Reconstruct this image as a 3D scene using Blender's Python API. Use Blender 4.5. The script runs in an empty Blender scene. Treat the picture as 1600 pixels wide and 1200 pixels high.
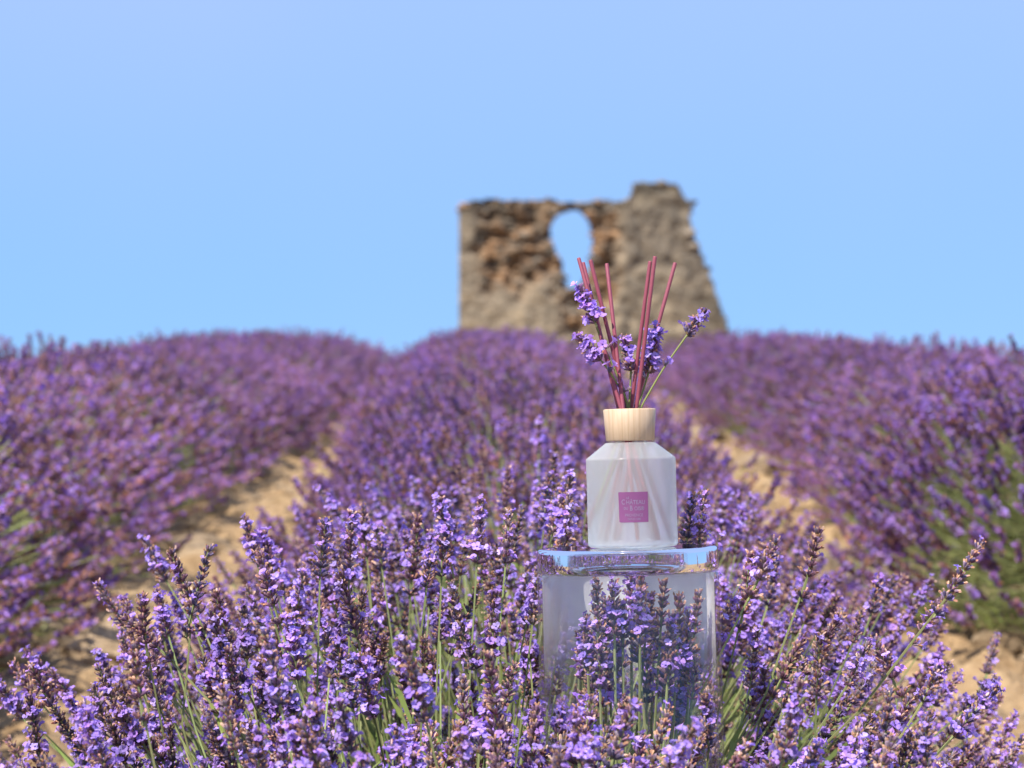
import bpy, bmesh, math, random
import numpy as np
from mathutils import Vector, Matrix, Euler

SC = bpy.context.scene
COL = SC.collection
R = math.radians

# ------------------------------------------------------------------ camera
FPX = 50.0 / 22.3 * 1600.0            # focal length in photo pixels
CZ = 0.72                             # eye height above the soil at the jar
PITCH = math.atan(110.0 / FPX)
cam_d = bpy.data.cameras.new('camera')
cam = bpy.data.objects.new('camera', cam_d)
COL.objects.link(cam)
cam_d.lens = 50.0
cam_d.sensor_width = 22.3
cam_d.clip_start = 0.05
cam_d.clip_end = 3000.0
cam.location = (0, 0, CZ)
cam.rotation_euler = (R(90) + PITCH, 0, 0)
cam_d.dof.use_dof = True
cam_d.dof.focus_distance = 1.92
cam_d.dof.aperture_fstop = 5.7
cam_d.dof.aperture_blades = 7
SC.camera = cam

# ------------------------------------------------------------------ sky and sun
SUN_EL, SUN_AZ = R(52), math.atan2(-0.58, -0.74)     # azimuth measured from +Y towards +X
world = bpy.data.worlds.new('World')
SC.world = world
world.use_nodes = True
wn = world.node_tree
wn.nodes.clear()
wo = wn.nodes.new('ShaderNodeOutputWorld')
wb = wn.nodes.new('ShaderNodeBackground')
sky = wn.nodes.new('ShaderNodeTexSky')
sky.sky_type = 'NISHITA'
sky.sun_disc = False
sky.sun_elevation = SUN_EL
sky.sun_rotation = SUN_AZ
sky.altitude = 600
sky.air_density = 1.0
sky.dust_density = 0.0
sky.ozone_density = 4.0
hs = wn.nodes.new('ShaderNodeHueSaturation')
hs.inputs['Saturation'].default_value = 1.35
tint = wn.nodes.new('ShaderNodeMix')
tint.data_type = 'RGBA'
tint.blend_type = 'MULTIPLY'
tint.inputs['Factor'].default_value = 1.0
tint.inputs['B'].default_value = (0.66, 0.78, 1.04, 1)
wb.inputs['Strength'].default_value = 0.10
wn.links.new(sky.outputs['Color'], hs.inputs['Color'])
wn.links.new(hs.outputs['Color'], tint.inputs['A'])
# thin even veil of high cloud, a little denser overhead than at the horizon
wtc = wn.nodes.new('ShaderNodeTexCoord')
wsep = wn.nodes.new('ShaderNodeSeparateXYZ')
wn.links.new(wtc.outputs['Generated'], wsep.inputs[0])
wmr = wn.nodes.new('ShaderNodeMapRange')
wmr.interpolation_type = 'SMOOTHSTEP'
wmr.inputs['From Min'].default_value = 0.0
wmr.inputs['From Max'].default_value = 0.22
wmr.inputs['To Min'].default_value = 0.86
wmr.inputs['To Max'].default_value = 0.93
wn.links.new(wsep.outputs['Z'], wmr.inputs['Value'])
wns = wn.nodes.new('ShaderNodeTexNoise')
wns.inputs['Scale'].default_value = 2.2
wns.inputs['Detail'].default_value = 3
wn.links.new(wtc.outputs['Generated'], wns.inputs['Vector'])
wcr = wn.nodes.new('ShaderNodeValToRGB')
wcr.color_ramp.elements[0].position = 0.0
wcr.color_ramp.elements[0].color = (0.180, 0.375, 0.68, 1)
wcr.color_ramp.elements[1].position = 0.75
wcr.color_ramp.elements[1].color = (0.29, 0.405, 0.70, 1)
wad = wn.nodes.new('ShaderNodeMath')
wad.operation = 'MULTIPLY_ADD'
wn.links.new(wns.outputs['Fac'], wad.inputs[0])
wad.inputs[1].default_value = 0.7
wad2 = wn.nodes.new('ShaderNodeMath')
wad2.operation = 'MULTIPLY_ADD'
wad2.inputs[1].default_value = 3.2
wad2.inputs[2].default_value = -0.30
wn.links.new(wsep.outputs['Z'], wad2.inputs[0])
wn.links.new(wad2.outputs[0], wad.inputs[2])
wn.links.new(wad.outputs[0], wcr.inputs['Fac'])
wsc = wn.nodes.new('ShaderNodeVectorMath')
wsc.operation = 'SCALE'
wsc.inputs['Scale'].default_value = 10.0
wn.links.new(wcr.outputs['Color'], wsc.inputs[0])
veil = wn.nodes.new('ShaderNodeMix')
veil.data_type = 'RGBA'
wn.links.new(wmr.outputs['Result'], veil.inputs['Factor'])
wn.links.new(tint.outputs['Result'], veil.inputs['A'])
wn.links.new(wsc.outputs[0], veil.inputs['B'])
wn.links.new(veil.outputs['Result'], wb.inputs['Color'])
wn.links.new(wb.outputs['Background'], wo.inputs['Surface'])

sun_d = bpy.data.lights.new('sun', 'SUN')
sun_d.energy = 4.8
sun_d.angle = R(0.53)
sun_d.color = (1.0, 0.95, 0.88)
sun = bpy.data.objects.new('sun', sun_d)
COL.objects.link(sun)
sdir = Vector((math.sin(SUN_AZ) * math.cos(SUN_EL), math.cos(SUN_AZ) * math.cos(SUN_EL), math.sin(SUN_EL)))
sun.rotation_euler = sdir.to_track_quat('Z', 'Y').to_euler()
sun.location = (-4, -4, 9)

SC.view_settings.view_transform = 'Standard'
SC.view_settings.look = 'None'
SC.view_settings.exposure = 0.62
SC.view_settings.gamma = 1.0
SC.view_settings.use_curve_mapping = False
SC.render.engine = 'CYCLES'
SC.cycles.max_bounces = 14
SC.cycles.transmission_bounces = 12
SC.cycles.transparent_max_bounces = 16
SC.cycles.diffuse_bounces = 3
SC.cycles.glossy_bounces = 4
SC.cycles.sample_clamp_indirect = 6.0
SC.cycles.use_denoising = True

# ------------------------------------------------------------------ helpers
def at(px, py, d):
    """World point seen at photo pixel (px, py) at distance d along +Y."""
    xc, yc = (px - 800.0) / FPX, (600.0 - py) / FPX
    y = math.cos(PITCH) - yc * math.sin(PITCH)
    z = math.sin(PITCH) + yc * math.cos(PITCH)
    s = d / y
    return Vector((xc * s, d, CZ + z * s))

def to_px(p):
    dx, dy, dz = p[0], p[1], p[2] - CZ
    f = dy * math.cos(PITCH) + dz * math.sin(PITCH)
    u = -dy * math.sin(PITCH) + dz * math.cos(PITCH)
    return 800 + dx / f * FPX, 600 - u / f * FPX

class MB:
    def __init__(self):
        self.v, self.f, self.c, self.n = [], [], [], 0
        self.fm = []
    def add(self, verts, faces, col=(1, 1, 1), mat=0):
        b = self.n
        self.v.append(np.asarray(verts, float).reshape(-1, 3))
        k = len(self.v[-1])
        col = np.asarray(col, float)
        self.c.append(np.tile(col, (k, 1)) if col.ndim == 1 else col)
        self.f.extend(tuple(i + b for i in q) for q in faces)
        self.fm.extend([mat] * len(faces))
        self.n += k
    def add_tpl(self, tpl, M, tint=None):
        V, F, C = tpl
        A = np.array(M)
        W = V @ A[:3, :3].T + A[:3, 3]
        self.add(W, F, C if tint is None else np.clip(C * tint, 0, 1))
    def tpl(self):
        return np.vstack(self.v), list(self.f), np.vstack(self.c)
    def mesh(self, name, mats, smooth=False):
        me = bpy.data.meshes.new(name)
        me.from_pydata(np.vstack(self.v).tolist(), [], self.f)
        at_ = me.color_attributes.new('Col', 'FLOAT_COLOR', 'POINT')
        C = np.vstack(self.c)
        at_.data.foreach_set('color', np.hstack([C, np.ones((len(C), 1))]).astype(np.float32).ravel())
        for m in (mats if isinstance(mats, (list, tuple)) else [mats]):
            me.materials.append(m)
        if any(self.fm):
            me.polygons.foreach_set('material_index', self.fm)
        if smooth:
            me.polygons.foreach_set('use_smooth', [True] * len(me.polygons))
        me.update()
        return me

def obj(name, me, parent=None, M=None, **props):
    o = bpy.data.objects.new(name, me)
    COL.objects.link(o)
    if parent is not None:
        o.parent = parent
    if M is not None:
        o.matrix_local = M
    for k, v in props.items():
        o[k] = v
    return o

def empty(name, loc, **props):
    o = obj(name, None, None, None, **props)
    o.empty_display_size = 0.05
    o.location = loc
    return o

def frame(D, roll=0.0):
    """3x3 rotation whose Z is D."""
    D = Vector(D).normalized()
    q = D.to_track_quat('Z', 'Y')
    return q.to_matrix() @ Matrix.Rotation(roll, 3, 'Z')

def tube(mb, pts, radii, col, sides=4, cap=True, col2=None):
    pts = [Vector(p) for p in pts]
    V, F, C = [], [], []
    n = len(pts)
    ref = None
    for i, p in enumerate(pts):
        t = (pts[min(i + 1, n - 1)] - pts[max(i - 1, 0)]).normalized()
        if ref is None:
            ref = t.orthogonal().normalized()
        a = (ref - t * ref.dot(t)).normalized()
        b = t.cross(a)
        ref = a
        r = radii[i] if hasattr(radii, '__len__') else radii
        for k in range(sides):
            an = 2 * math.pi * k / sides
            V.append(p + (a * math.cos(an) + b * math.sin(an)) * r)
            f = i / max(1, n - 1)
            C.append(col if col2 is None else [col[j] * (1 - f) + col2[j] * f for j in range(3)])
    for i in range(n - 1):
        for k in range(sides):
            k2 = (k + 1) % sides
            F.append((i * sides + k, i * sides + k2, (i + 1) * sides + k2, (i + 1) * sides + k))
    if cap:
        F.append(tuple(range((n - 1) * sides, n * sides)))
        F.append(tuple(reversed(range(sides))))
    mb.add(V, F, np.array(C))

def lathe(mb, prof, seg=64, col=(1, 1, 1), mat=0, close=False):
    """prof: list of (r, z); closed loop when close."""
    V, F = [], []
    n = len(prof)
    for r, z in prof:
        for k in range(seg):
            a = 2 * math.pi * k / seg
            V.append((r * math.cos(a), r * math.sin(a), z))
    m = n if close else n - 1
    for i in range(m):
        j = (i + 1) % n
        for k in range(seg):
            k2 = (k + 1) % seg
            F.append((i * seg + k, i * seg + k2, j * seg + k2, j * seg + k))
    mb.add(V, F, col, mat)

# ------------------------------------------------------------------ materials
def new_mat(name):
    m = bpy.data.materials.new(name)
    m.use_nodes = True
    nt = m.node_tree
    for n in list(nt.nodes):
        nt.nodes.remove(n)
    out = nt.nodes.new('ShaderNodeOutputMaterial')
    return m, nt, out

def N(nt, t, **kw):
    n = nt.nodes.new(t)
    for k, v in kw.items():
        setattr(n, k, v)
    return n

def L(nt, a, b):
    nt.links.new(a, b)

def mixc(nt, fac, a, b, blend='MIX'):
    m = N(nt, 'ShaderNodeMix', data_type='RGBA', blend_type=blend)
    for key, val in (('Factor', fac), ('A', a), ('B', b)):
        if hasattr(val, 'is_linked'):
            L(nt, val, m.inputs[key])
        else:
            m.inputs[key].default_value = val if not isinstance(val, tuple) or len(val) == 4 else (*val, 1)
    return m.outputs['Result']

def ramp(nt, fac, stops):
    r = N(nt, 'ShaderNodeValToRGB')
    e = r.color_ramp.elements
    while len(e) < len(stops):
        e.new(0.5)
    for i, (p, c) in enumerate(stops):
        e[i].position = p
        e[i].color = (*c, 1)
    L(nt, fac, r.inputs['Fac'])
    return r.outputs['Color']

def noise(nt, scale, detail=4, vec=None, rough=0.6):
    n = N(nt, 'ShaderNodeTexNoise')
    n.inputs['Scale'].default_value = scale
    n.inputs['Detail'].default_value = detail
    n.inputs['Roughness'].default_value = rough
    if vec is not None:
        L(nt, vec, n.inputs['Vector'])
    return n.outputs['Fac']

def plant_mat(name, transl, rough=0.6, rnd=0.25):
    m, nt, out = new_mat(name)
    a = N(nt, 'ShaderNodeAttribute', attribute_name='Col')
    oi = N(nt, 'ShaderNodeObjectInfo')
    mr = N(nt, 'ShaderNodeMapRange')
    mr.inputs['To Min'].default_value = 1.0 - rnd
    mr.inputs['To Max'].default_value = 1.0 + rnd
    L(nt, oi.outputs['Random'], mr.inputs['Value'])
    h = N(nt, 'ShaderNodeHueSaturation')
    L(nt, a.outputs['Color'], h.inputs['Color'])
    L(nt, mr.outputs['Result'], h.inputs['Value'])
    p = N(nt, 'ShaderNodeBsdfPrincipled')
    p.inputs['Roughness'].default_value = rough
    p.inputs['Specular IOR Level'].default_value = 0.25
    L(nt, h.outputs['Color'], p.inputs['Base Color'])
    t = N(nt, 'ShaderNodeBsdfTranslucent')
    L(nt, h.outputs['Color'], t.inputs['Color'])
    mx = N(nt, 'ShaderNodeMixShader')
    mx.inputs['Fac'].default_value = transl
    L(nt, p.outputs['BSDF'], mx.inputs[1])
    L(nt, t.outputs['BSDF'], mx.inputs[2])
    L(nt, mx.outputs['Shader'], out.inputs['Surface'])
    return m

M_FLOWER = plant_mat('lavender_flower', 0.34, 0.65, 0.16)
M_GREEN = plant_mat('lavender_green', 0.3, 0.55, 0.12)
M_GRASS = plant_mat('dry_grass', 0.3, 0.7, 0.0)

def rock_mat(name, c1, c2, c3, scale):
    m, nt, out = new_mat(name)
    tc = N(nt, 'ShaderNodeTexCoord')
    oi = N(nt, 'ShaderNodeObjectInfo')
    ad = N(nt, 'ShaderNodeVectorMath', operation='ADD')
    L(nt, tc.outputs['Object'], ad.inputs[0])
    L(nt, oi.outputs['Random'], ad.inputs[1])
    f = noise(nt, scale, 6, ad.outputs[0])
    c = ramp(nt, f, [(0.25, c1), (0.5, c2), (0.75, c3)])
    hv = N(nt, 'ShaderNodeHueSaturation')
    mr = N(nt, 'ShaderNodeMapRange')
    mr.inputs['To Min'].default_value = 0.75
    mr.inputs['To Max'].default_value = 1.2
    L(nt, oi.outputs['Random'], mr.inputs['Value'])
    L(nt, mr.outputs['Result'], hv.inputs['Value'])
    L(nt, c, hv.inputs['Color'])
    p = N(nt, 'ShaderNodeBsdfPrincipled')
    p.inputs['Roughness'].default_value = 0.9
    L(nt, hv.outputs['Color'], p.inputs['Base Color'])
    b = N(nt, 'ShaderNodeBump')
    b.inputs['Strength'].default_value = 0.6
    b.inputs['Distance'].default_value = 0.02
    L(nt, noise(nt, scale * 5, 5, ad.outputs[0]), b.inputs['Height'])
    L(nt, b.outputs['Normal'], p.inputs['Normal'])
    L(nt, p.outputs['BSDF'], out.inputs['Surface'])
    return m

M_STONE = rock_mat('limestone', (0.22, 0.145, 0.075), (0.40, 0.28, 0.16), (0.56, 0.43, 0.28), 9)
M_RUIN_GREY = rock_mat('ruin_stone_grey', (0.11, 0.09, 0.065), (0.22, 0.175, 0.125), (0.34, 0.28, 0.20), 2.5)
M_RUIN_ORANGE = rock_mat('ruin_stone_ochre', (0.20, 0.12, 0.06), (0.36, 0.215, 0.11), (0.46, 0.31, 0.18), 2.5)
M_RUIN_DARK = rock_mat('ruin_stone_lichen', (0.05, 0.045, 0.035), (0.105, 0.09, 0.065), (0.19, 0.155, 0.11), 2.5)

# soil
M_SOIL, nt, out = new_mat('soil')
tc = N(nt, 'ShaderNodeTexCoord')
f1 = noise(nt, 1.2, 8, tc.outputs['Object'])
f2 = noise(nt, 22, 6, tc.outputs['Object'])
c = ramp(nt, f1, [(0.3, (0.20, 0.12, 0.05)), (0.5, (0.34, 0.215, 0.10)), (0.72, (0.47, 0.33, 0.17))])
c = mixc(nt, 0.45, c, ramp(nt, f2, [(0.35, (0.14, 0.085, 0.04)), (0.65, (0.52, 0.37, 0.21))]))
p = N(nt, 'ShaderNodeBsdfPrincipled')
p.inputs['Roughness'].default_value = 0.95
L(nt, c, p.inputs['Base Color'])
b = N(nt, 'ShaderNodeBump')
b.inputs['Strength'].default_value = 0.8
b.inputs['Distance'].default_value = 0.03
L(nt, f2, b.inputs['Height'])
L(nt, b.outputs['Normal'], p.inputs['Normal'])
L(nt, p.outputs['BSDF'], out.inputs['Surface'])

# ruin core: lime plaster low down, rubble above
M_CORE, nt, out = new_mat('ruin_masonry')
tc = N(nt, 'ShaderNodeTexCoord')
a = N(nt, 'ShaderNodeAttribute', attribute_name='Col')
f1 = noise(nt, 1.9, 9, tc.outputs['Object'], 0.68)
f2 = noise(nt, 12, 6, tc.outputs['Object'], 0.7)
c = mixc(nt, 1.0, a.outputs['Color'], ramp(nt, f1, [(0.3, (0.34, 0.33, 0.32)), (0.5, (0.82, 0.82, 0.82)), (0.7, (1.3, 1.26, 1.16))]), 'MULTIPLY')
c = mixc(nt, 1.0, c, ramp(nt, f2, [(0.3, (0.6, 0.6, 0.6)), (0.7, (1.2, 1.2, 1.2))]), 'MULTIPLY')
p = N(nt, 'ShaderNodeBsdfPrincipled')
p.inputs['Roughness'].default_value = 0.95
L(nt, c, p.inputs['Base Color'])
b = N(nt, 'ShaderNodeBump')
b.inputs['Strength'].default_value = 0.8
b.inputs['Distance'].default_value = 0.08
L(nt, f2, b.inputs['Height'])
L(nt, b.outputs['Normal'], p.inputs['Normal'])
L(nt, p.outputs['BSDF'], out.inputs['Surface'])

# turned pale wood
M_WOOD, nt, out = new_mat('maple_wood')
tc = N(nt, 'ShaderNodeTexCoord')
mp = N(nt, 'ShaderNodeMapping')
mp.inputs['Scale'].default_value = (1, 1, 0.07)
L(nt, tc.outputs['Object'], mp.inputs['Vector'])
wv = N(nt, 'ShaderNodeTexWave', wave_type='BANDS', bands_direction='X')
wv.inputs['Scale'].default_value = 46
wv.inputs['Distortion'].default_value = 16
wv.inputs['Detail'].default_value = 3
wv.inputs['Detail Scale'].default_value = 0.6
L(nt, mp.outputs['Vector'], wv.inputs['Vector'])
f2 = noise(nt, 420, 4, mp.outputs['Vector'])
c = ramp(nt, wv.outputs['Fac'], [(0.0, (0.44, 0.295, 0.165)), (0.12, (0.55, 0.395, 0.245)), (1.0, (0.60, 0.44, 0.285))])
c = mixc(nt, 0.5, c, ramp(nt, f2, [(0.3, (0.46, 0.31, 0.18)), (0.7, (0.62, 0.455, 0.295))]))
p = N(nt, 'ShaderNodeBsdfPrincipled')
p.inputs['Roughness'].default_value = 0.5
L(nt, c, p.inputs['Base Color'])
b = N(nt, 'ShaderNodeBump')
b.inputs['Strength'].default_value = 0.15
b.inputs['Distance'].default_value = 0.0006
L(nt, f2, b.inputs['Height'])
L(nt, b.outputs['Normal'], p.inputs['Normal'])
L(nt, p.outputs['BSDF'], out.inputs['Surface'])

def simple(name, col, rough=0.5, metal=0.0, spec=0.5, var=0.0, vs=200):
    m, nt, out = new_mat(name)
    p = N(nt, 'ShaderNodeBsdfPrincipled')
    tc = N(nt, 'ShaderNodeTexCoord')
    f = noise(nt, vs, 4, tc.outputs['Object'])
    c = ramp(nt, f, [(0.3, tuple(x * (1 - var) for x in col)), (0.7, tuple(min(1, x * (1 + var)) for x in col))])
    L(nt, c, p.inputs['Base Color'])
    p.inputs['Roughness'].default_value = rough
    p.inputs['Metallic'].default_value = metal
    p.inputs['Specular IOR Level'].default_value = spec
    L(nt, p.outputs['BSDF'], out.inputs['Surface'])
    return m

M_REED = simple('dyed_rattan', (0.26, 0.055, 0.082), 0.55, var=0.10, vs=300)
M_LABEL = simple('label_paper', (0.20, 0.058, 0.165), 0.5, var=0.03)
M_FOIL = simple('silver_foil', (0.30, 0.24, 0.33), 0.4, metal=0.4)

# frosted bottle glass: etched outside (slot 0), smooth inside (slot 1)
def frosted(name, rough, milk):
    m, nt, out = new_mat(name)
    g = N(nt, 'ShaderNodeBsdfGlass')
    g.inputs['Roughness'].default_value = rough
    g.inputs['IOR'].default_value = 1.3
    g.inputs['Color'].default_value = (0.97, 0.99, 0.96, 1)
    d = N(nt, 'ShaderNodeBsdfDiffuse')
    d.inputs['Color'].default_value = (0.96, 0.96, 0.91, 1)
    t = N(nt, 'ShaderNodeBsdfTranslucent')
    t.inputs['Color'].default_value = (0.97, 0.97, 0.92, 1)
    m1 = N(nt, 'ShaderNodeMixShader')
    m1.inputs['Fac'].default_value = 0.6
    L(nt, d.outputs['BSDF'], m1.inputs[1])
    L(nt, t.outputs['BSDF'], m1.inputs[2])
    m2 = N(nt, 'ShaderNodeMixShader')
    m2.inputs['Fac'].default_value = milk
    L(nt, g.outputs['BSDF'], m2.inputs[1])
    L(nt, m1.outputs['Shader'], m2.inputs[2])
    tp_ = N(nt, 'ShaderNodeBsdfTransparent')
    m3 = N(nt, 'ShaderNodeMixShader')
    m3.inputs['Fac'].default_value = 0.20
    L(nt, m2.outputs['Shader'], m3.inputs[1])
    L(nt, tp_.outputs['BSDF'], m3.inputs[2])
    L(nt, m3.outputs['Shader'], out.inputs['Surface'])
    return m

M_FROST = frosted('frosted_glass', 0.18, 0.46)

M_GLASS, nt, out = new_mat('clear_glass')
g = N(nt, 'ShaderNodeBsdfGlass')
g.inputs['Roughness'].default_value = 0.0
g.inputs['IOR'].default_value = 1.5
g.inputs['Color'].default_value = (0.97, 0.97, 0.99, 1)
L(nt, g.outputs['BSDF'], out.inputs['Surface'])

M_PANE, nt, out = new_mat('thin_clear_glass')
lw_ = N(nt, 'ShaderNodeLayerWeight')
lw_.inputs['Blend'].default_value = 0.5
pw = N(nt, 'ShaderNodeMath', operation='POWER')
L(nt, lw_.outputs['Facing'], pw.inputs[0])
pw.inputs[1].default_value = 4.0
fr = N(nt, 'ShaderNodeMath', operation='MULTIPLY_ADD')
L(nt, pw.outputs[0], fr.inputs[0])
fr.inputs[1].default_value = 0.6
fr.inputs[2].default_value = 0.035
tr = N(nt, 'ShaderNodeBsdfTransparent')
tr.inputs['Color'].default_value = (0.99, 0.992, 0.995, 1)
gl = N(nt, 'ShaderNodeBsdfGlossy')
gl.inputs['Roughness'].default_value = 0.015
mx = N(nt, 'ShaderNodeMixShader')
L(nt, fr.outputs[0], mx.inputs['Fac'])
L(nt, tr.outputs['BSDF'], mx.inputs[1])
L(nt, gl.outputs['BSDF'], mx.inputs[2])
L(nt, mx.outputs['Shader'], out.inputs['Surface'])

# flat glass faces: clear straight on, total reflection beyond the critical angle
M_FLATGLASS, nt, out = new_mat('flat_glass_face')
lw_ = N(nt, 'ShaderNodeLayerWeight')
lw_.inputs['Blend'].default_value = 0.5
mr = N(nt, 'ShaderNodeMapRange', interpolation_type='SMOOTHSTEP')
mr.inputs['From Min'].default_value = 0.24
mr.inputs['From Max'].default_value = 0.42
mr.inputs['To Min'].default_value = 0.04
mr.inputs['To Max'].default_value = 0.97
L(nt, lw_.outputs['Facing'], mr.inputs['Value'])
tr = N(nt, 'ShaderNodeBsdfTransparent')
gl = N(nt, 'ShaderNodeBsdfGlossy')
gl.inputs['Roughness'].default_value = 0.02
mx = N(nt, 'ShaderNodeMixShader')
L(nt, mr.outputs['Result'], mx.inputs['Fac'])
L(nt, tr.outputs['BSDF'], mx.inputs[1])
L(nt, gl.outputs['BSDF'], mx.inputs[2])
L(nt, mx.outputs['Shader'], out.inputs['Surface'])

# ------------------------------------------------------------------ terrain
PROF = [(-40, -3.6), (-6, -1.3), (0, -0.86), (1.93, -0.71), (4.4, -0.52), (6.6, -0.35), (9, -0.15), (12, 0.05), (15.5, 0.29),
        (19, 0.47), (24, 0.70), (30, 0.98), (45, 1.60), (58, 2.14), (64, 2.30), (75, 2.35), (100, 1.6), (160, -4.0), (400, -30.0), (900, -80.0)]
_yy = np.arange(-40, 900, 0.25)
_zz = np.interp(_yy, [p[0] for p in PROF], [p[1] for p in PROF])
_k = np.hanning(11); _k /= _k.sum()
_zs = np.convolve(np.pad(_zz, 5, mode='edge'), _k, 'valid')
ROW_X = (-1.73, 0.0, 1.76)
ROW_K = (-0.004, -0.012, 0.008)
def row_axis(i, y):
    if i == 1:
        return float(np.interp(y, (0, 3, 6, 10, 19), (0.0, .05, .06, -.02, -.21)))
    return ROW_X[i] + ROW_K[i] * y
def gz(x, y):
    z = CZ + float(np.interp(y, _yy, _zs))
    ax = abs(x)
    if ax > 3.0:
        z -= 0.012 * (ax - 3.0) ** 1.35 * (1 if ax < 60 else 1)
    if y < 20.5:
        for i in range(3):
            q = (x - row_axis(i, y)) / 0.55
            z += 0.05 * math.exp(-q * q)
    return z

ys = np.concatenate([np.arange(-40, 0, 2.0), np.arange(0, 22, 0.2), np.arange(22, 80, 1.0), np.geomspace(80, 900, 30)])
xs = np.concatenate([-np.geomspace(500, 6, 26), np.arange(-5.8, 5.9, 0.2), np.geomspace(6, 500, 26)])
V = [(x, y, gz(x, y)) for y in ys for x in xs]
nx = len(xs)
F = [(j * nx + i, j * nx + i + 1, (j + 1) * nx + i + 1, (j + 1) * nx + i) for j in range(len(ys) - 1) for i in range(nx - 1)]
mb = MB(); mb.add(V, F)
ground = obj('ground', mb.mesh('ground', M_SOIL, True), kind='structure')

# stones
def stone_mesh(name, seed, mat, sub=2, flat=0.7):
    rng = random.Random(seed)
    bm = bmesh.new()
    bmesh.ops.create_icosphere(bm, subdivisions=sub, radius=1.0)
    cuts = []
    for _ in range(9):
        n = Vector((rng.gauss(0, 1), rng.gauss(0, 1), rng.gauss(0, 1))).normalized()
        cuts.append((n, rng.uniform(0.55, 0.9)))
    for v in bm.verts:
        for n, d in cuts:
            e = v.co.dot(n) - d
            if e > 0:
                v.co -= n * e * 0.9
        v.co *= rng.uniform(0.95, 1.05)
        v.co.z *= flat
    me = bpy.data.meshes.new(name)
    bm.to_mesh(me); bm.free()
    me.materials.append(mat)
    return me

path_stones = [stone_mesh('stone', 10 + i, M_STONE, 2, 0.62) for i in range(7)]

def path_x(side, y):
    return (-0.86 if side < 0 else 0.86) + (-0.004 if side < 0 else 0.004) * y

rng = random.Random(4)
for side in (-1, 1):
    mb = MB()
    yv = np.arange(1.0, 20.5, 0.045)
    nc = 13
    V, F = [], []
    for y in yv:
        for k in range(nc):
            u = k / (nc - 1) * 2 - 1
            x = path_x(side, y) + u * 0.34
            e = 1 - u * u
            V.append((x + rng.uniform(-.008, .008), y + rng.uniform(-.008, .008), gz(x, y) + 0.006 + e * (0.008 + rng.random() ** 3 * 0.06)))
    for j in range(len(yv) - 1):
        for k in range(nc - 1):
            F.append((j * nc + k, j * nc + k + 1, (j + 1) * nc + k + 1, (j + 1) * nc + k))
    mb.add(V, F)
    path = obj('dirt_path', mb.mesh('dirt_path', M_SOIL), kind='structure')
    n = 0
    while n < 150:
        y = 3.6 + 12 * rng.random() ** 1.8
        x = path_x(side, y) + rng.uniform(-.27, .27)
        s = min(0.13, 0.03 * math.exp(rng.gauss(0.45, 0.55)))
        M = Matrix.LocRotScale(Vector((x, y, gz(x, y) + 0.3 * s)), Euler((rng.uniform(-.3, .3), rng.uniform(-.3, .3), rng.uniform(0, 6.28))),
                               Vector((s * rng.uniform(.9, 1.5), s * rng.uniform(.8, 1.1), s * rng.uniform(.7, 1.1))))
        obj('stone', path_stones[n % 7], path, M)
        n += 1

rng = random.Random(14)
gpl = []
for i in range(3):
    bm = bmesh.new()
    bmesh.ops.create_icosphere(bm, subdivisions=1, radius=1.0)
    gpl.append((np.array([[c * rng.uniform(.7, 1.15) for c in v.co] for v in bm.verts]), [tuple(v.index for v in f.verts) for f in bm.faces], np.ones((len(bm.verts), 3))))
    bm.free()
for side, path in zip((-1, 1), [o for o in SC.objects if o.name.startswith('dirt_path')]):
    mb = MB()
    for _ in range(1300):
        y = 3.0 + 13 * rng.random() ** 1.6
        x = path_x(side, y) + rng.gauss(0, 0.17)
        s_ = .009 * math.exp(rng.gauss(0.1, .45))
        mb.add_tpl(gpl[rng.randrange(3)], Matrix.LocRotScale(Vector((x, y, gz(x, y) + .012 + .3 * s_)), Euler((rng.uniform(0, 6), rng.uniform(0, 6), 0)), Vector((s_ * 1.4, s_, s_ * .8))))
    obj('gravel', mb.mesh('gravel', M_STONE), path, kind='stuff')

# dry grass between the rows' end and the ruin
mb = MB()
rng = random.Random(8)
for _ in range(9000):
    y = 19.6 + 46 * rng.random() ** 2.2
    x = rng.uniform(-0.16, 0.17) * y * 1.1
    z = gz(x, y)
    h = rng.uniform(0.05, 0.16) * (1 + (y - 20) * 0.012)
    a = rng.uniform(0, 6.28); w = 0.006 * (1 + (y - 20) * 0.05)
    dx, dy = math.cos(a) * w, math.sin(a) * w
    lx, ly = rng.gauss(0, h * .4), rng.gauss(0, h * .4)
    c = np.array((0.42, 0.31, 0.11)) * rng.uniform(.6, 1.2) if rng.random() < .7 else np.array((0.17, 0.19, 0.06)) * rng.uniform(.7, 1.2)
    mb.add([(x - dx, y - dy, z), (x + dx, y + dy, z), (x + lx, y + ly, z + h)], [(0, 1, 2)], c)
obj('dry_grass', mb.mesh('dry_grass', M_GRASS), kind='stuff', label='dry yellow grass on the hilltop before the ruin', category='grass')

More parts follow.
